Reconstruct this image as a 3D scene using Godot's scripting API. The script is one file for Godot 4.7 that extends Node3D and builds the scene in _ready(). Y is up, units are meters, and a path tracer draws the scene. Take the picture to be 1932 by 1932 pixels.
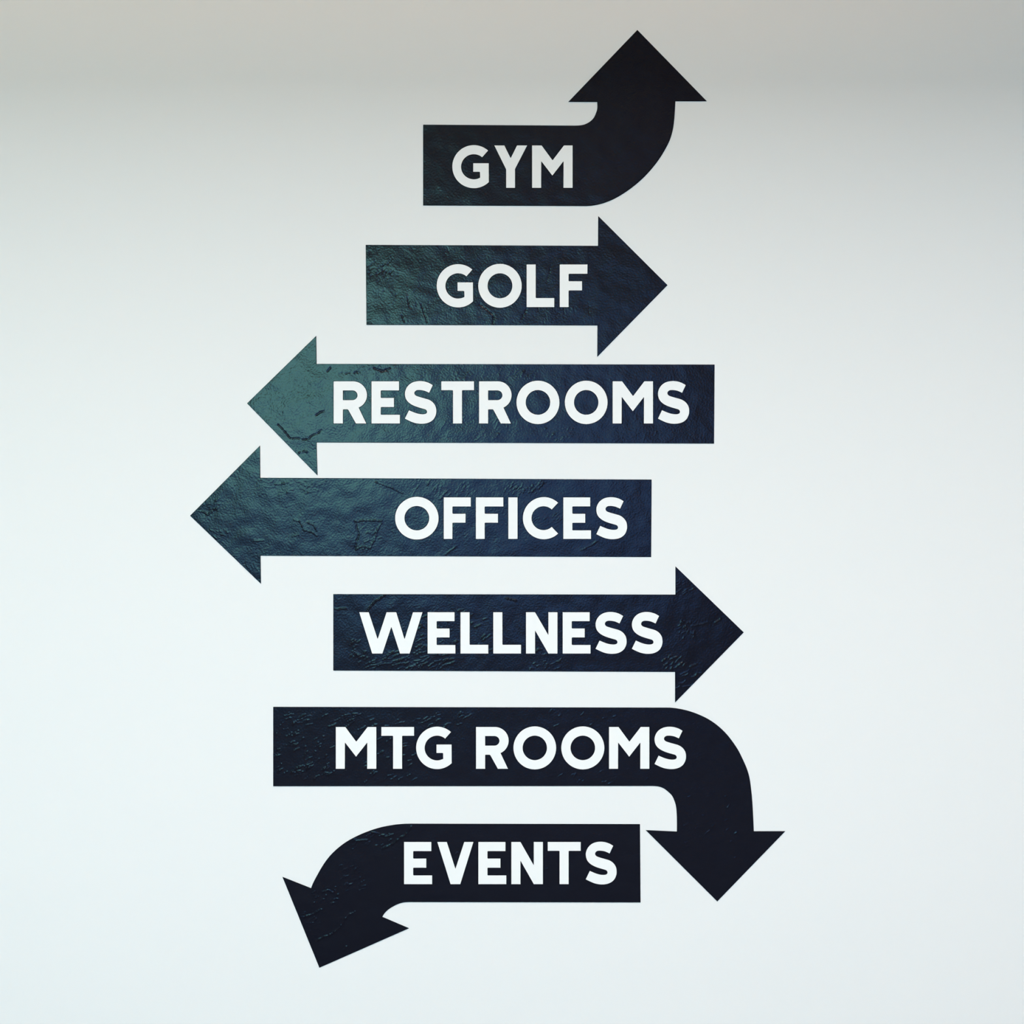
extends Node3D
# Painted plaster wall with seven dark vinyl direction arrows and white vinyl lettering.
# Sign shapes are laid out on the wall in "wall units": 1 unit = S metres, u to the right, v downwards.

const S := 0.0014          # metres per wall unit
const MID := 966.0         # wall unit at the middle of the signs
const YC := 1.55           # height of that middle above the floor
const H := 6.5          # height of the hall's ceiling
const LOW := 3.9        # underside of the bulkhead added to shade the top of the sign wall
const OUT := 1.72        # how far that added bulkhead reaches out to cast its shade
const HALF := 6.2          # half the width of the room
const DEEP := 9.0          # depth of the room
const ARROW_Z := 0.0012    # thickness of an arrow
const LETTER_Z := 0.0018   # front of the letters
const TEX := 2048
const TEX_AT := -58        # wall unit at the left and upper edge of the relief map

var vinyl: StandardMaterial3D
var halo_rim: StandardMaterial3D
var white: StandardMaterial3D
var wall_paint: StandardMaterial3D
var rough_relief: ImageTexture


func _ready() -> void:
	# ---------------------------------------------------------------- camera, sky, lights, exposure
	var cam := Camera3D.new()
	cam.name = "camera"
	cam.position = Vector3(0, YC, 2.9)
	cam.fov = rad_to_deg(2.0 * atan(966.0 * S / 2.9))
	cam.near = 0.05
	add_child(cam)
	cam.current = true

	var env := Environment.new()
	var sky := Sky.new()
	var sm := ProceduralSkyMaterial.new()
	sm.sky_top_color = Color(0.32, 0.50, 0.72)
	sm.sky_horizon_color = Color(0.72, 0.80, 0.86)
	sm.ground_bottom_color = Color(0.28, 0.28, 0.25)
	sm.ground_horizon_color = Color(0.6, 0.64, 0.64)
	sky.sky_material = sm
	env.background_mode = Environment.BG_SKY
	env.sky = sky
	env.ambient_light_source = Environment.AMBIENT_SOURCE_DISABLED
	env.tonemap_mode = Environment.TONE_MAPPER_LINEAR
	env.tonemap_exposure = 0.45
	env.sdfgi_enabled = true
	env.ssao_enabled = true
	env.ssil_enabled = true
	var we := WorldEnvironment.new()
	we.name = "environment"
	we.environment = env
	add_child(we)

	var daylight := Color(0.983, 0.944, 0.926)
	# skylight added over the unseen hall to grade the light on the wall
	area_light("added_skylight_light", Vector3(0.0, H - 0.02, 3.6), Vector3(-90, 0, 0), Vector2(5.0, 3.6), daylight, 222.0)
	# tinted rear windows: teal one read off the sheen, blue pair added for sheen
	var teal := Color(0.62, 0.98, 0.95)
	var blue := Color(0.30, 0.58, 1.0)  # for the two openings added to give a blue sheen
	var openings := [Rect2(-3.56, 2.05, 2.4, 1.6), Rect2(-3.56, 0.7, 5.2, 1.25), Rect2(-1.05, 2.05, 2.7, 1.6)]
	var tints := [teal, blue, blue]
	var powers := [47.0, 21.0, 10.0]
	for k in 3:
		var o: Rect2 = openings[k]
		area_light("sheen_light_%d" % (k + 1), Vector3(o.get_center().x, o.get_center().y, DEEP - 0.03), Vector3.ZERO, o.size, tints[k], powers[k])
	# warm strip added under the bulkhead to warm the top of the wall
	area_light("added_strip_light", Vector3(-0.7, LOW - 0.03, 0.75), Vector3(-90, 0, 0), Vector2(4.4, 0.1), Color(1.0, 0.65, 0.08), 3.7)

	make_materials()

	# ---------------------------------------------------------------- the room
	sign_wall()
	var ceiling_m := plain(Color(0.85, 0.76, 0.58), 0.9)
	var side_m := plain(Color(0.56, 0.49, 0.38), 0.9)
	var carpet := plain(Color(0.42, 0.42, 0.44), 0.95)
	carpet.normal_enabled = true
	carpet.normal_texture = rough_relief
	carpet.uv1_triplanar = true
	carpet.uv1_world_triplanar = true
	carpet.uv1_scale = Vector3(0.8, 0.8, 0.8)
	struct("floor", [[Vector3(-HALF - 0.15, -0.2, -0.15), Vector3(HALF + 0.15, 0.0, DEEP + 0.15)]], carpet)
	struct("ceiling", [
		[Vector3(-HALF - 0.15, H, -0.15), Vector3(-2.5, H + 0.2, DEEP + 0.15)], [Vector3(2.5, H, -0.15), Vector3(HALF + 0.15, H + 0.2, DEEP + 0.15)],
		[Vector3(-2.5, H, -0.15), Vector3(2.5, H + 0.2, 1.8)], [Vector3(-2.5, H, 5.4), Vector3(2.5, H + 0.2, DEEP + 0.15)]], ceiling_m)
	struct("added_trim_1", [[Vector3(-HALF, LOW, 0), Vector3(HALF, H, OUT)]], plain(Color(0.86, 0.62, 0.28), 0.8))  # unseen bulkhead, added to shade and warm the top of the wall
	struct("wall_left", [[Vector3(-HALF - 0.15, 0, -0.15), Vector3(-HALF, H, DEEP + 0.15)]], side_m)
	struct("wall_right", [[Vector3(HALF, 0, -0.15), Vector3(HALF + 0.15, H, DEEP + 0.15)]], side_m)
	var rear := []
	rear.append([Vector3(-HALF, 0, DEEP), Vector3(-3.56, H, DEEP + 0.15)])
	rear.append([Vector3(1.65, 0, DEEP), Vector3(HALF, H, DEEP + 0.15)])
	rear.append([Vector3(-3.56, 0, DEEP), Vector3(1.65, 0.7, DEEP + 0.15)])
	rear.append([Vector3(-3.56, 1.95, DEEP), Vector3(1.65, 2.05, DEEP + 0.15)])
	rear.append([Vector3(1.64, 0.7, DEEP), Vector3(1.65, 1.95, DEEP + 0.15)])
	rear.append([Vector3(-1.16, 2.05, DEEP), Vector3(-1.05, 3.65, DEEP + 0.15)])
	rear.append([Vector3(-3.56, 3.65, DEEP), Vector3(1.65, H, DEEP + 0.15)])
	struct("wall_rear", rear, side_m)
	struct("baseboard_back", [[Vector3(-HALF, 0, 0), Vector3(HALF, 0.09, 0.014)], [Vector3(-HALF, 0.09, 0), Vector3(HALF, 0.1, 0.008)]], plain(Color(0.9, 0.9, 0.88), 0.5))
	var frame_m := plain(Color(0.85, 0.86, 0.86), 0.4)
	for k in 3:  # the teal one and the two added blue ones
		var o: Rect2 = openings[k]
		var a := Vector3(o.position.x, o.position.y, DEEP + 0.02)
		var b := Vector3(o.end.x, o.end.y, DEEP + 0.1)
		var win := struct("unseen_window_%d" % (k + 1), [
			[a, Vector3(a.x + 0.06, b.y, b.z)], [Vector3(b.x - 0.06, a.y, a.z), b],
			[Vector3(a.x + 0.06, a.y, a.z), Vector3(b.x - 0.06, a.y + 0.06, b.z)], [Vector3(a.x + 0.06, b.y - 0.06, a.z), Vector3(b.x - 0.06, b.y, b.z)]], frame_m)
		var pane_m := plain(Color(0.7, 0.8, 0.8), 0.6)
		pane_m.emission_enabled = true
		pane_m.emission = tints[k]
		pane_m.emission_energy_multiplier = 1.0
		part("unseen_window_pane", box_mesh([[Vector3(a.x + 0.06, a.y + 0.06, DEEP + 0.05), Vector3(b.x - 0.06, b.y - 0.06, DEEP + 0.06)]]), pane_m, win)

	var strip := Node3D.new()
	strip.name = "added_ceiling_light"
	strip.position = Vector3(-0.7, LOW, 0.75)
	strip.set_meta("label", "unseen long warm light strip added under the bulkhead to warm the wall top")
	strip.set_meta("category", "light")
	add_child(strip)
	part("housing", box_mesh([
		[Vector3(-2.23, -0.025, -0.08), Vector3(2.23, 0, -0.05)], [Vector3(-2.23, -0.025, 0.05), Vector3(2.23, 0, 0.08)],
		[Vector3(-2.23, -0.025, -0.05), Vector3(-2.2, 0, 0.05)], [Vector3(2.2, -0.025, -0.05), Vector3(2.23, 0, 0.05)]]), plain(Color(0.8, 0.8, 0.8), 0.4), strip)
	var warm := plain(Color(0.9, 0.85, 0.8), 0.6)
	warm.emission_enabled = true
	warm.emission = Color(1.0, 0.65, 0.08)
	warm.emission_energy_multiplier = 1.5
	part("light_diffuser", box_mesh([[Vector3(-2.2, -0.02, -0.05), Vector3(2.2, 0, 0.05)]]), warm, strip)
	# the added skylight: a frame with five glowing panes
	var bars := []
	for k in 6:
		bars.append([Vector3(-2.5 + k - 0.03, H, 1.8), Vector3(-2.5 + k + 0.03, H + 0.12, 5.4)])
	var added_skylight := struct("unseen_window_4", bars, frame_m)
	var added_skylight_pane := plain(Color(0.8, 0.82, 0.82), 0.6)
	added_skylight_pane.emission_enabled = true
	added_skylight_pane.emission = daylight
	added_skylight_pane.emission_energy_multiplier = 2.0
	for k in 5:
		part("unseen_window_pane", box_mesh([[Vector3(-2.47 + k, H + 0.05, 1.8), Vector3(-1.53 + k, H + 0.06, 5.4)]]), added_skylight_pane, added_skylight)

	# ---------------------------------------------------------------- the seven arrows, from the top down
	arrow_sign(gym_outline(), "GYM", Vector2(274.9, 354.8), [[853.4, 922.0], [932.7, 994.5], [1003.9, 1080.2]],
		"black wall arrow reading GYM, bending upward to a point at the top")
	arrow_sign(pts([[690, 462], [1128.2, 463.8], [1128.6, 407.5], [1259.5, 538], [1126.8, 673.4], [1127.1, 614.1], [691.3, 613]]),
		"GOLF", Vector2(499.3, 579.7), [[824, 892.3], [902.3, 984.3], [993.6, 1045.7], [1056, 1108.2]],
		"straight right-pointing black wall arrow reading GOLF")
	arrow_sign(pts([[466.1, 761], [596.7, 633.5], [597.5, 686.5], [1348.3, 687.8], [1347.3, 837], [597.5, 834.8], [599.2, 897.2]]),
		"RESTROOMS", Vector2(719.6, 799.1), [[629.7, 692.5], [701.1, 754.6], [764, 823.2], [832.7, 894.3], [903.9, 965.2], [974.4, 1055.5], [1065.6, 1146.2], [1155.8, 1231.8], [1241.2, 1300]],
		"left-pointing wall arrow with greenish sheen reading RESTROOMS")
	arrow_sign(pts([[358.6, 973], [490.7, 840.4], [491.3, 901.4], [1229.5, 904.8], [1228.6, 1051], [491.7, 1048.6], [492.5, 1101.7]]),
		"OFFICES", Vector2(938.5, 1016.8), [[745.6, 827.5], [837.3, 888.3], [897.9, 949.6], [959.1, 976.4], [986.5, 1053.3], [1062.8, 1115], [1124.9, 1182.9]],
		"left-pointing dark blue wall arrow reading OFFICES")
	arrow_sign(pts([[628.8, 1120.9], [1274.3, 1121.8], [1274.3, 1068.5], [1403.3, 1193.1], [1273.6, 1325.5], [1273.6, 1267.8], [628.8, 1265.2]]),
		"WELLNESS", Vector2(1155, 1232.9), [[678, 797.1], [806.9, 859.2], [868.9, 921.2], [930.7, 983], [992.4, 1051.7], [1061.6, 1114], [1123.5, 1182], [1192, 1249.7]],
		"straight right-pointing black wall arrow reading WELLNESS")
	arrow_sign(mtg_outline(), "MTG ROOMS", Vector2(1371.4, 1450.2), [[633.8, 710.1], [719.7, 781.3], [785.2, 852], [], [898.2, 959.7], [968.7, 1049.2], [1058.9, 1140.1], [1149, 1224.9], [1234.7, 1294]],
		"long black wall arrow reading MTG ROOMS, bending downward at its right end")
	arrow_sign(events_outline(), "EVENTS", Vector2(1588.2, 1667.7), [[762.5, 815.4], [825.2, 893.2], [902.6, 955.2], [964.8, 1024.2], [1033.4, 1095.5], [1105.1, 1163.2]],
		"lowest black wall arrow reading EVENTS, curving down to the left")


# ==================================================================== lights and room pieces

func area_light(called: String, at: Vector3, turn: Vector3, size: Vector2, color: Color, energy: float) -> void:
	var l := AreaLight3D.new()
	l.name = called
	l.area_size = size
	l.light_color = color
	l.light_energy = energy
	l.area_normalize_energy = true
	l.area_range = 14.0
	l.area_attenuation = 2.0
	l.shadow_enabled = true
	l.position = at
	l.rotation_degrees = turn
	add_child(l)


func plain(c: Color, rough: float) -> StandardMaterial3D:
	var m := StandardMaterial3D.new()
	m.albedo_color = c
	m.roughness = rough
	return m


func box_mesh(boxes: Array) -> ArrayMesh:
	var st := SurfaceTool.new()
	st.begin(Mesh.PRIMITIVE_TRIANGLES)
	for b in boxes:
		var box := BoxMesh.new()
		box.size = b[1] - b[0]
		st.append_from(box, 0, Transform3D(Basis(), (b[0] + b[1]) * 0.5))
	return st.commit()


func part(called: String, mesh: Mesh, m: Material, parent: Node) -> MeshInstance3D:
	var o := MeshInstance3D.new()
	o.name = called
	o.mesh = mesh
	if m:
		o.material_override = m
	parent.add_child(o, true)
	return o


func struct(called: String, boxes: Array, m: Material) -> MeshInstance3D:
	var o := part(called, box_mesh(boxes), m, self)
	o.set_meta("kind", "structure")
	o.set_meta("label", called.replace("_", " ") + " of the room")
	return o


func sign_wall() -> void:
	var st := SurfaceTool.new()
	st.begin(Mesh.PRIMITIVE_TRIANGLES)
	st.set_normal(Vector3(0, 0, 1))
	var c := [Vector3(-HALF, H, 0), Vector3(HALF, H, 0), Vector3(HALF, 0, 0), Vector3(-HALF, 0, 0)]
	for k in [0, 1, 2, 0, 2, 3]:
		var p: Vector3 = c[k]
		st.set_uv(relief_uv(Vector2(MID + p.x / S, MID - (p.y - YC) / S)))
		st.add_vertex(p)
	st.append_from(box_only_back(), 0, Transform3D())
	var o := part("wall_back", st.commit(), wall_paint, self)
	o.set_meta("kind", "structure")
	o.set_meta("label", "off-white plaster wall carrying the arrows")


func box_only_back() -> ArrayMesh:
	return box_mesh([[Vector3(-HALF, 0, -0.15), Vector3(HALF, H, -0.0005)]])


# ==================================================================== materials and relief

func make_materials() -> void:
	rough_relief = ImageTexture.create_from_image(relief_image())
	vinyl = StandardMaterial3D.new()
	vinyl.resource_name = "dark navy vinyl"
	vinyl.albedo_color = Color(0.02, 0.04, 0.095)
	vinyl.roughness = 0.25
	vinyl.metallic_specular = 0.345
	vinyl.normal_enabled = true
	vinyl.normal_texture = rough_relief
	vinyl.normal_scale = 0.5
	halo_rim = plain(Color(0.05, 0.06, 0.075), 0.95)  # thin dark halo around arrows and letters, put into the rim colour
	halo_rim.metallic_specular = 0.1
	white = plain(Color(0.955, 0.965, 0.96), 0.85)
	white.metallic_specular = 0.2
	white.normal_enabled = true
	white.normal_texture = rough_relief
	white.normal_scale = 0.04
	wall_paint = plain(Color(0.93, 0.94, 0.935), 0.9)
	wall_paint.metallic_specular = 0.2
	wall_paint.normal_enabled = true
	wall_paint.normal_texture = rough_relief
	wall_paint.normal_scale = 0.04


func relief_uv(p: Vector2) -> Vector2:
	return Vector2((p.x - TEX_AT) / TEX, (p.y - TEX_AT) / TEX)


func noise(s: int, freq: float, octaves := 1) -> FastNoiseLite:
	var n := FastNoiseLite.new()
	n.seed = s
	n.noise_type = FastNoiseLite.TYPE_SIMPLEX_SMOOTH
	n.frequency = freq
	n.fractal_type = FastNoiseLite.FRACTAL_FBM if octaves > 1 else FastNoiseLite.FRACTAL_NONE
	n.fractal_octaves = octaves
	return n


# Height of the plaster in wall units: orange peel, soft waves, patches of trowel marks and single cracks and ridges.
func relief_image() -> Image:
	var h := PackedFloat32Array()
	h.resize(TEX * TEX)
	var peel := noise(3, 0.22)
	var grain := noise(4, 0.3)
	var wave := noise(5, 0.018, 2)
	var patch := noise(6, 0.0065, 2)
	var bend := noise(7, 0.012)
	var trowel := noise(8, 0.05, 2)
	for y in TEX:
		for x in TEX:
			var v := peel.get_noise_2d(x, y) * 0.15 + grain.get_noise_2d(x, y) * 0.1 + wave.get_noise_2d(x, y) * 0.9
			var mask := smoothstep(0.12, 0.42, patch.get_noise_2d(x, y))
			if mask > 0.0:
				var b := bend.get_noise_2d(x, y) * 26.0
				var along := 0.88 * x - 0.47 * y
				var across := 0.47 * x + 0.88 * y + b
				var r := 1.0 - absf(trowel.get_noise_2d(along * 0.5, across * 2.2))
				v += mask * pow(r, 12.0) * 0.2
			h[y * TEX + x] = v
	scratches(h)
	var bytes := PackedByteArray()
	bytes.resize(TEX * TEX * 3)
	for y in TEX:
		var up := ((y + TEX - 1) % TEX) * TEX
		var down := ((y + 1) % TEX) * TEX
		var row := y * TEX
		for x in TEX:
			var dx := (h[row + (x + 1) % TEX] - h[row + (x + TEX - 1) % TEX]) * 0.5
			var dy := (h[down + x] - h[up + x]) * 0.5
			var k := 127.5 / sqrt(dx * dx + dy * dy + 1.0)
			var at := (row + x) * 3
			bytes[at] = int(127.5 - dx * k)
			bytes[at + 1] = int(127.5 + dy * k)
			bytes[at + 2] = int(127.5 + k)
	return Image.create_from_data(TEX, TEX, false, Image.FORMAT_RGB8, bytes)


# One crack (height < 0) or ridge (height > 0) along a bent line.
func score(h: PackedFloat32Array, line: Array, height: float, wide := 1.4) -> void:
	var rng := RandomNumberGenerator.new()
	rng.seed = int(line[0][0] * 31.0 + line[0][1] * 7.0)
	var drift := 0.0
	height *= 0.3 if height < 0.0 else (0.2 if line[0][1] < 1110 else 0.5)
	for i in line.size() - 1:
		var a := Vector2(line[i][0], line[i][1])
		var b := Vector2(line[i + 1][0], line[i + 1][1])
		var n := int(a.distance_to(b)) + 1
		for k in n:
			drift = clampf(drift + rng.randf_range(-0.55, 0.55), -2.0, 2.0)
			var p := a.lerp(b, float(k) / n) + Vector2(drift, drift * 0.6) - Vector2(TEX_AT, TEX_AT)
			var tall := height * rng.randf_range(0.1, 1.0)
			for yy in range(int(p.y) - 4, int(p.y) + 5):
				for xx in range(int(p.x) - 4, int(p.x) + 5):
					if xx < 0 or yy < 0 or xx >= TEX or yy >= TEX:
						continue
					h[yy * TEX + xx] += tall * exp(-Vector2(xx, yy).distance_squared_to(p) / (wide * wide))


# A field of short strokes in one direction (degrees, counter-clockwise from right).
func strokes(h: PackedFloat32Array, x0: float, y0: float, x1: float, y1: float, count: int, turn: float, length: float, height: float) -> void:
	var rng := RandomNumberGenerator.new()
	rng.seed = int(x0 * 13.0 + y0)
	for i in count:
		var p := Vector2(rng.randf_range(x0, x1), rng.randf_range(y0, y1))
		var d := Vector2.from_angle(-deg_to_rad(turn + rng.randf_range(-16, 16))) * length * rng.randf_range(0.4, 1.2) * 0.5
		var mid := p + Vector2(rng.randf_range(-2, 2), rng.randf_range(-3, 1))
		score(h, [[p.x - d.x, p.y - d.y], [mid.x, mid.y], [p.x + d.x, p.y + d.y]], height * rng.randf_range(0.5, 1.2), rng.randf_range(0.9, 1.4))


func scratches(h: PackedFloat32Array) -> void:
	# cracks in the upper arrows
	score(h, [[904, 573], [921, 586], [929, 594], [928, 612]], -2.4)
	score(h, [[769, 561], [772, 579], [777, 581]], -2.6)
	score(h, [[795, 573], [799, 590]], -2.6)
	score(h, [[800, 592], [805, 608]], -2.4)
	score(h, [[757, 594], [761, 606]], -2.4)
	score(h, [[994, 582], [981, 608]], -1.6)
	score(h, [[1040, 500], [1032, 535]], -1.4)
	score(h, [[523, 800], [530, 806], [540, 818], [548, 827], [560, 826], [572, 829], [582, 827], [590, 820], [600, 815], [607, 810]], -2.2, 1.2)
	score(h, [[595, 783], [602, 776], [611, 774]], -2.0)
	score(h, [[563, 855], [575, 851], [583, 854]], 2.4)
	score(h, [[705, 694], [722, 699], [737, 694]], -2.4)
	score(h, [[617, 700], [624, 692]], -2.0)
	# ridges in the middle arrows
	score(h, [[709, 909], [740, 920], [759, 930]], 1.8)
	score(h, [[669, 983], [695, 981], [721, 982], [714, 1000], [707, 1020], [700, 1035], [684, 1031], [668, 1040]], 2.4)
	score(h, [[669, 983], [676, 1005], [672, 1022], [668, 1040]], -2.0)
	score(h, [[554, 980], [566, 984], [574, 1000], [590, 1004], [600, 1012]], 2.4)
	score(h, [[580, 985], [592, 990], [598, 1002]], 2.2)
	score(h, [[552, 1012], [566, 1008]], 1.8)
	score(h, [[838, 1047], [849, 1037], [861, 1028]], 2.2)
	score(h, [[1095, 1039], [1112, 1030], [1128, 1020]], 2.0)
	score(h, [[375, 964], [385, 965], [391, 971], [398, 966], [411, 956]], 2.4)
	score(h, [[478, 1020], [495, 1018]], 1.8)
	score(h, [[518, 913], [545, 909]], 1.8)
	score(h, [[692, 1153], [707, 1134], [727, 1122]], 2.6, 1.4)
	score(h, [[632, 1148], [655, 1148]], 1.8)
	score(h, [[952, 1127], [974, 1132]], 2.4, 1.3)
	score(h, [[1304, 1180], [1322, 1179], [1340, 1174]], 1.8)
	score(h, [[1348, 1175], [1360, 1166]], 2.4)
	score(h, [[1301, 1258], [1317, 1252]], 2.2)
	# ridges in the lowest arrows
	score(h, [[719, 1601], [734, 1593], [747, 1585], [767, 1572], [777, 1558]], 2.8, 1.4)
	score(h, [[573, 1730], [588, 1723], [609, 1715]], 2.4, 1.4)
	score(h, [[597, 1775], [609, 1767], [620, 1763], [639, 1748], [650, 1733], [657, 1724], [669, 1718]], 2.6, 1.4)
	score(h, [[669, 1586], [693, 1584]], 2.4)
	score(h, [[608, 1683], [621, 1679], [630, 1685]], 2.4)
	score(h, [[725, 1578], [741, 1572]], 2.8)
	score(h, [[700, 1570], [717, 1573]], 1.8)
	score(h, [[648, 1792], [657, 1785]], 2.2)
	# trowel strokes
	strokes(h, 693, 468, 740, 530, 26, 60, 12, -1.5)
	strokes(h, 720, 470, 860, 600, 34, 80, 11, -1.1)
	strokes(h, 980, 570, 1120, 606, 22, 85, 16, -1.0)
	strokes(h, 860, 695, 1010, 715, 26, 52, 16, 1.1)
	strokes(h, 830, 790, 1010, 830, 34, 52, 18, 1.1)
	strokes(h, 1020, 808, 1090, 830, 20, 40, 14, 1.3)
	strokes(h, 1150, 700, 1250, 825, 22, 75, 14, 1.2)
	strokes(h, 640, 690, 740, 705, 18, 10, 14, -1.2)
	strokes(h, 780, 905, 895, 934, 36, 58, 17, 1.3)
	strokes(h, 955, 907, 1022, 932, 30, 42, 16, 1.6)
	strokes(h, 1030, 965, 1060, 985, 10, 35, 12, 1.6)
	strokes(h, 370, 940, 412, 962, 18, 20, 10, 1.4)
	strokes(h, 490, 905, 620, 935, 30, 8, 14, 1.1)
	strokes(h, 400, 1000, 430, 1022, 14, -20, 9, 1.4)
	strokes(h, 668, 985, 715, 1036, 18, 35, 12, 1.6)
	strokes(h, 699, 1228, 850, 1262, 50, 24, 22, 1.6)
	strokes(h, 660, 1205, 690, 1250, 18, 35, 9, 2.0)
	strokes(h, 790, 1150, 930, 1225, 40, 28, 12, 1.7)
	strokes(h, 1000, 1225, 1060, 1262, 16, 30, 10, 1.5)
	strokes(h, 1250, 1238, 1295, 1262, 22, 35, 9, 2.0)
	strokes(h, 1280, 1170, 1310, 1206, 20, 40, 7, 2.2)
	strokes(h, 1275, 1095, 1310, 1120, 10, 35, 10, 1.8)
	strokes(h, 1276, 1270, 1330, 1295, 10, 25, 14, 1.7)
	strokes(h, 525, 1345, 900, 1375, 50, 26, 16, 1.5)
	strokes(h, 520, 1380, 630, 1470, 54, 32, 13, 2.1)
	strokes(h, 690, 1390, 800, 1475, 36, 26, 13, 1.9)
	strokes(h, 1040, 1342, 1160, 1370, 9, 28, 10, 1.7)
	strokes(h, 1020, 1455, 1230, 1478, 10, 30, 12, 1.4)
	strokes(h, 1290, 1500, 1400, 1680, 22, 32, 9, 1.4)
	strokes(h, 660, 1570, 740, 1600, 18, 22, 12, 2.0)
	strokes(h, 640, 1630, 690, 1685, 22, 30, 12, 1.2)
	strokes(h, 590, 1675, 640, 1705, 16, 25, 9, 1.8)
	strokes(h, 570, 1720, 605, 1765, 14, 25, 7, 1.6)
	strokes(h, 820, 1600, 1080, 1650, 14, 20, 12, 1.3)


# ==================================================================== flat shapes with thickness

func pts(list: Array) -> PackedVector2Array:
	var out := PackedVector2Array()
	for p in list:
		out.append(Vector2(p[0], p[1]))
	return out


# Corner-to-corner outlines with curves: [x, y] is a corner, {"via": [...]} a smooth run between its neighbours.
func smooth_run(list: Array, steps := 5) -> PackedVector2Array:
	var p := pts(list)
	var out := PackedVector2Array()
	for i in p.size() - 1:
		var before := p[maxi(i - 1, 0)]
		var after := p[mini(i + 2, p.size() - 1)]
		for k in steps:
			out.append(p[i].cubic_interpolate(p[i + 1], before, after, float(k) / steps))
	out.append(p[p.size() - 1])
	return out


func arc(c: Vector2, r: Vector2, from: float, to: float, n: int) -> PackedVector2Array:
	var out := PackedVector2Array()
	for k in n + 1:
		var a := deg_to_rad(lerpf(from, to, float(k) / n))
		out.append(c + Vector2(cos(a), sin(a)) * r)
	return out


func gym_outline() -> PackedVector2Array:
	var p := pts([[798.2, 235.2]])
	p.append_array(smooth_run([[1084.8, 237.0], [1096, 236.3], [1104.7, 234], [1113.4, 229.1], [1120.2, 222.2], [1124.6, 212.9], [1126.8, 204.8], [1126.8, 192.6]]))
	p.append_array(pts([[1072, 192.4], [1202.5, 56.4], [1333.9, 191.2]]))
	p.append_array(smooth_run([[1274.3, 191.2], [1273.4, 208.6], [1272, 227.2], [1269.3, 245.8], [1263.7, 264.5], [1255, 281.9], [1243.9, 299.9], [1230.2, 317.9], [1214.7, 334.7], [1197.9, 349.6], [1179.3, 363.2], [1159.4, 375], [1139.5, 383.1], [1122.1, 387.4], [1107.2, 388.9]]))
	p.append(Vector2(798.2, 387.8))
	return p


func mtg_outline() -> PackedVector2Array:
	var p := pts([[515.4, 1333.6]])
	p.append_array(smooth_run([[1263.6, 1335.0], [1278.1, 1336.6], [1295.5, 1340.2], [1314.3, 1346.4], [1334.6, 1355.7], [1352, 1367.3], [1368, 1381.8], [1381, 1397.5], [1392.6, 1414.9], [1402, 1433.7], [1410, 1452.5], [1414.6, 1469.9], [1417.2, 1488.8], [1419.1, 1507.6], [1420.6, 1530.8], [1422.3, 1568.2]]))
	p.append_array(pts([[1481.8, 1568.1], [1353.3, 1700.8], [1218.2, 1566.1]]))
	p.append_array(smooth_run([[1277.1, 1568.8], [1277, 1542.4], [1275.9, 1525], [1273.8, 1514.9], [1268.7, 1502.5], [1260.7, 1493.8], [1250.6, 1486.6], [1240.4, 1483.6], [1231.7, 1482.9]]))
	p.append(Vector2(515.4, 1483.5))
	return p


func events_outline() -> PackedVector2Array:
	var p := pts([[1207.5, 1554.8], [1208.6, 1702.7]])
	p.append_array(smooth_run([[775, 1702], [763.7, 1702.4], [753.2, 1704.9], [742.7, 1709.7], [733.7, 1715.4], [726.2, 1722.2], [721.4, 1729.7]]))
	p.append_array(pts([[772, 1751.3], [602.6, 1825.9], [532.8, 1654.2]]))
	p.append_array(smooth_run([[586.9, 1675.6], [591.1, 1665.1], [598.6, 1650.9], [609.1, 1632.8], [621.1, 1616.3], [636.1, 1601.3], [654.1, 1587.8], [675.2, 1576.5], [697.7, 1567.2], [720.2, 1560.4], [742.7, 1556.2], [759.2, 1554.5], [775, 1554.0]]))
	return p


# The outline pushed outwards by d (negative: inwards), corner for corner.
func pushed(p: PackedVector2Array, d: float) -> PackedVector2Array:
	var way := 1.0 if Geometry2D.is_polygon_clockwise(p) else -1.0
	var out := PackedVector2Array()
	var n := p.size()
	for i in n:
		var a := (p[i] - p[(i + n - 1) % n]).normalized()
		var b := (p[(i + 1) % n] - p[i]).normalized()
		var na := Vector2(-a.y, a.x) * way
		var nb := Vector2(-b.y, b.x) * way
		out.append(p[i] + (na + nb) / maxf(1.0 + na.dot(nb), 0.35) * d)
	return out


func tidy(p: PackedVector2Array) -> PackedVector2Array:
	var out := PackedVector2Array()
	for v in p:
		if out.is_empty() or out[out.size() - 1].distance_to(v) > 0.05:
			out.append(v)
	while out.size() > 3 and out[0].distance_to(out[out.size() - 1]) < 0.05:
		out.remove_at(out.size() - 1)
	return out


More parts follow.
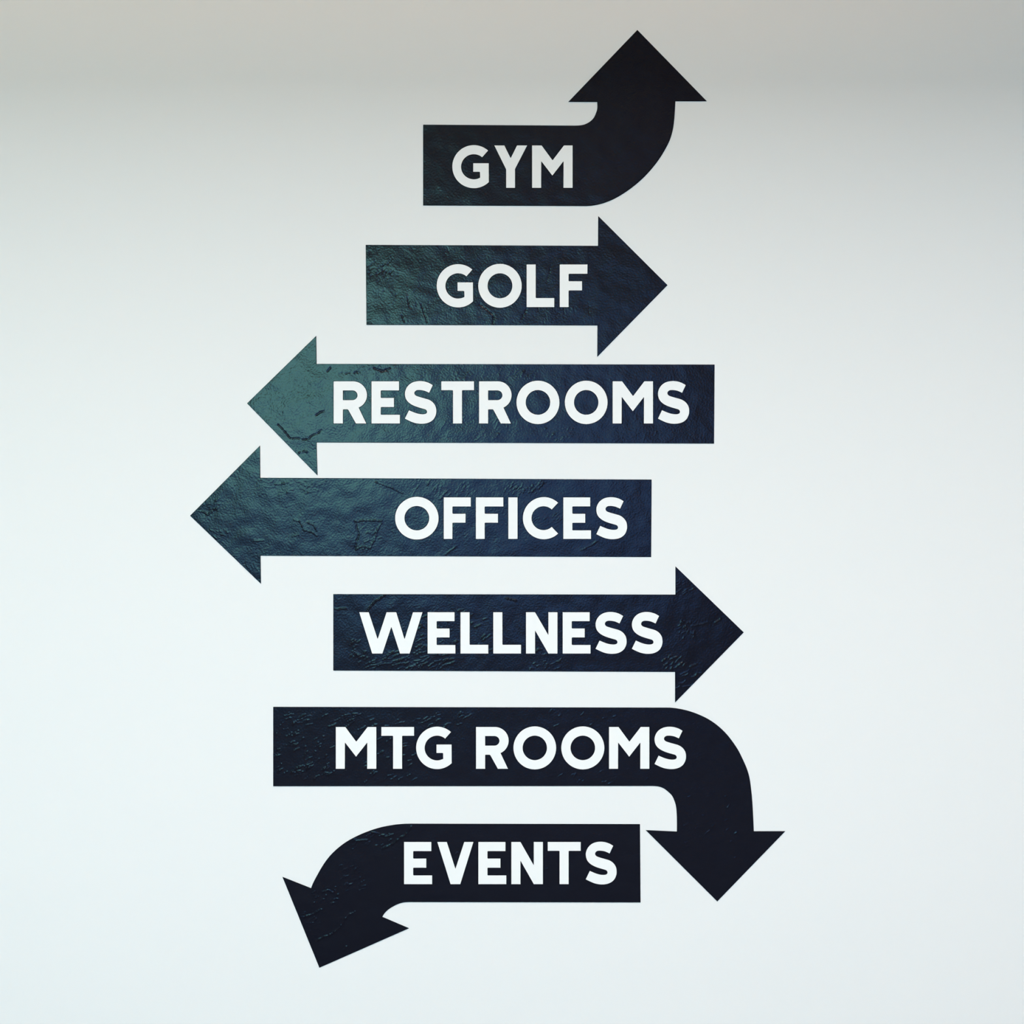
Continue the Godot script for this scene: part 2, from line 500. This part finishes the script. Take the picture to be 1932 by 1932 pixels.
# A cut sheet lying on the wall: its face (surface 0) at z1, its edge (surface 1) sloping out by `slope` units down to z0.
func sheet(outline: PackedVector2Array, holes: Array, z0: float, z1: float, slope: float, origin: Vector2, face: Material, edge: Material) -> ArrayMesh:
	outline = tidy(outline)
	var pieces := [outline]
	for hole in holes:
		var mid := Vector2()
		for v in hole:
			mid += v / hole.size()
		var cut := []
		for side in [[-3000.0, mid.x], [mid.x, 5000.0]]:
			var half := PackedVector2Array([Vector2(side[0], -3000), Vector2(side[1], -3000), Vector2(side[1], 5000), Vector2(side[0], 5000)])
			for piece in pieces:
				for got in Geometry2D.intersect_polygons(piece, half):
					cut.append_array(Geometry2D.clip_polygons(got, hole))
		pieces = cut
	var st := SurfaceTool.new()
	st.begin(Mesh.PRIMITIVE_TRIANGLES)
	st.set_material(face)
	st.set_normal(Vector3(0, 0, 1))
	for piece in pieces:
		var tri := Geometry2D.triangulate_polygon(piece)
		if tri.is_empty():
			push_warning("a piece could not be cut into triangles")
		for k in range(0, tri.size(), 3):
			var a: Vector2 = piece[tri[k]]
			var b: Vector2 = piece[tri[k + 1]]
			var c: Vector2 = piece[tri[k + 2]]
			if (b - a).cross(c - a) < 0:
				var swap := b
				b = c
				c = swap
			for v in [a, b, c]:
				st.set_uv(relief_uv(v))
				st.add_vertex(on_wall(v, z1, origin))
	var mesh := st.commit()
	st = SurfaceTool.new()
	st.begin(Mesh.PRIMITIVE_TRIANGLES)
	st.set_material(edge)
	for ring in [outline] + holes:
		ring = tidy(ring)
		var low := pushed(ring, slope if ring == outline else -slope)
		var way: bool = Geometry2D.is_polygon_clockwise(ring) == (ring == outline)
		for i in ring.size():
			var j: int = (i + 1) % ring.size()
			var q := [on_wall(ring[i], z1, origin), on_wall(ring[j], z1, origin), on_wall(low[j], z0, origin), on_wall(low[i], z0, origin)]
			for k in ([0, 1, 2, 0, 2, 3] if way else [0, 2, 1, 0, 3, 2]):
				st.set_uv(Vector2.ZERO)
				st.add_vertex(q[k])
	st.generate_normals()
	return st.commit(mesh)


func on_wall(v: Vector2, z: float, origin: Vector2) -> Vector3:
	return Vector3((v.x - origin.x) * S, -(v.y - origin.y) * S, z)


func arrow_sign(outline: PackedVector2Array, word: String, rows: Vector2, columns: Array, label: String) -> void:
	var lo := outline[0]
	var hi := outline[0]
	for v in outline:
		lo = lo.min(v)
		hi = hi.max(v)
	var mid := (lo + hi) * 0.5
	var t := Node3D.new()
	t.name = "wall_arrow"
	t.position = Vector3((mid.x - MID) * S, YC - (mid.y - MID) * S, 0)
	t.set_meta("label", label)
	t.set_meta("category", "arrow sign")
	t.set_meta("group", "dark direction arrows on the wall")
	add_child(t, true)
	part("arrow_body", sheet(pushed(outline, -0.9), [], 0.0, ARROW_Z, 0.9, mid, vinyl, halo_rim), null, t)
	for i in word.length():
		if word[i] == " ":
			continue
		var g := glyph(word[i], columns[i][0], columns[i][1], rows.x, rows.y)
		var o := part("letter", sheet(g[0], g[1], ARROW_Z, LETTER_Z, 1.0, mid, white, halo_rim), null, t)
		o.set_meta("label", "white capital letter " + word[i])


# ==================================================================== lettering
# Outlines of a broad sans-serif capital, in a box 0..1 wide and 0..1 high; round letters overshoot by a hair.

func fit(p: PackedVector2Array, x0: float, x1: float, y0: float, y1: float) -> PackedVector2Array:
	var out := PackedVector2Array()
	for v in p:
		out.append(Vector2(lerpf(x0, x1, v.x), lerpf(y0, y1, v.y)))
	return out


func softened(p: PackedVector2Array, r: float) -> PackedVector2Array:
	# rounds the outer corners as a plotter knife does
	var out := PackedVector2Array()
	var n := p.size()
	var way := 1.0 if Geometry2D.is_polygon_clockwise(p) else -1.0
	for i in n:
		var a := p[(i + n - 1) % n] - p[i]
		var b := p[(i + 1) % n] - p[i]
		if a.cross(b) * way < 0 and minf(a.length(), b.length()) > 3.0 * r and absf(a.angle_to(b)) < 2.6:
			var from := p[i] + a.normalized() * r
			var to := p[i] + b.normalized() * r
			for k in 5:
				var s := k / 4.0
				out.append(from.lerp(p[i], s).lerp(p[i].lerp(to, s), s))
		else:
			out.append(p[i])
	return out


func glyph(letter: String, x0: float, x1: float, y0: float, y1: float) -> Array:
	var p := PackedVector2Array()
	var holes := []
	match letter:
		"O":
			p = arc(Vector2(0.5, 0.5), Vector2(0.5, 0.515), 0, 352.5, 47)
			holes = [fit(arc(Vector2(0.5, 0.5), Vector2(0.285, 0.293), 0, 352.5, 47), x0, x1, y0, y1)]
			return [fit(p, x0, x1, y0, y1), holes]
		"C":
			p = arc(Vector2(0.591, 0.5), Vector2(0.591, 0.508), -47, -313, 44)
			p.append_array(arc(Vector2(0.583, 0.5), Vector2(0.339, 0.287), -313, -47, 40))
			return [softened(fit(p, x0, x1, y0, y1), 1.6), holes]
		"G":
			p = arc(Vector2(0.592, 0.5), Vector2(0.592, 0.508), -48.5, -314, 44)
			p.append_array(pts([[1, 0.42], [0.575, 0.42], [0.575, 0.621], [0.762, 0.621]]))
			p.append_array(arc(Vector2(0.592, 0.503), Vector2(0.351, 0.296), -299.5, -49.5, 40))
			return [softened(fit(p, x0, x1, y0, y1), 1.6), holes]
		"S":
			p = smooth_run([[0.89, 0.095], [0.76, 0.042], [0.61, 0.008], [0.45, 0.0], [0.29, 0.02], [0.157, 0.071], [0.059, 0.152], [0.006, 0.256], [0.01, 0.361], [0.059, 0.45], [0.157, 0.523], [0.278, 0.574], [0.409, 0.611], [0.563, 0.644], [0.66, 0.667], [0.7, 0.7], [0.703, 0.735], [0.672, 0.764], [0.595, 0.777], [0.475, 0.772], [0.344, 0.748], [0.223, 0.713], [0.13, 0.684]], 4)
			p.append_array(smooth_run([[0.0, 0.88], [0.147, 0.934], [0.3, 0.978], [0.475, 1.0], [0.65, 0.994], [0.803, 0.958], [0.923, 0.885], [0.989, 0.781], [1.0, 0.684], [0.974, 0.587], [0.89, 0.498], [0.77, 0.439], [0.628, 0.406], [0.475, 0.374], [0.354, 0.342], [0.304, 0.297], [0.317, 0.248], [0.376, 0.216], [0.475, 0.21], [0.606, 0.224], [0.694, 0.248], [0.774, 0.275]], 4))
			var lift := 0.006 * (y1 - y0)
			return [softened(fit(p, x0, x1, y0 - lift, y1 + lift), 1.6), holes]
		"R":
			p = pts([[0, 0], [0.5, 0]])
			p.append_array(arc(Vector2(0.578, 0.326), Vector2(0.422, 0.326), -90, 66, 30))
			p.append_array(pts([[0.979, 1], [0.669, 1], [0.43, 0.664], [0.278, 0.664], [0.278, 1], [0, 1]]))
			var hole := pts([[0.278, 0.216]])
			hole.append_array(arc(Vector2(0.562, 0.331), Vector2(0.155, 0.115), -90, 90, 18))
			hole.append(Vector2(0.278, 0.446))
			holes = [fit(hole, x0, x1, y0, y1)]
		"I":
			p = pts([[0, 0], [1, 0], [1, 1], [0, 1]])
		"L":
			p = pts([[0, 0], [0.328, 0], [0.328, 0.788], [1, 0.788], [1, 1], [0, 1]])
		"F":
			p = pts([[0, 0], [1, 0], [1, 0.218], [0.32, 0.218], [0.32, 0.394], [0.805, 0.394], [0.805, 0.608], [0.32, 0.608], [0.32, 1], [0, 1]])
		"E":
			p = pts([[0, 0], [0.97, 0], [0.97, 0.216], [0.325, 0.216], [0.325, 0.394], [0.79, 0.394], [0.79, 0.61], [0.325, 0.61], [0.325, 0.793], [1, 0.793], [1, 1], [0, 1]])
		"T":
			p = pts([[0, 0], [1, 0], [1, 0.21], [0.634, 0.21], [0.634, 1], [0.358, 1], [0.358, 0.21], [0, 0.21]])
		"M":
			p = pts([[0, 0], [0.235, 0], [0.505, 0.352], [0.787, 0], [1, 0], [1, 1], [0.775, 1], [0.778, 0.368], [0.5, 0.71], [0.225, 0.368], [0.222, 1], [0, 1]])
		"N":
			p = pts([[0, 0], [0.288, 0], [0.712, 0.556], [0.712, 0], [1, 0], [1, 1], [0.712, 1], [0.288, 0.44], [0.288, 1], [0, 1]])
		"W":
			p = pts([[0, 0], [0.15, 0], [0.291, 0.652], [0.433, 0], [0.585, 0], [0.717, 0.655], [0.851, 0], [1, 0], [0.797, 1], [0.646, 1], [0.508, 0.351], [0.366, 1], [0.204, 1]])
		"V":
			p = pts([[0, 0], [0.262, 0], [0.502, 0.64], [0.747, 0], [1, 0], [0.636, 1], [0.367, 1]])
		"Y":
			p = pts([[0, 0], [0.305, 0], [0.497, 0.302], [0.694, 0], [1, 0], [0.63, 0.556], [0.63, 1], [0.361, 1], [0.361, 0.566]])
	return [softened(fit(p, x0, x1, y0, y1), 1.6), holes]
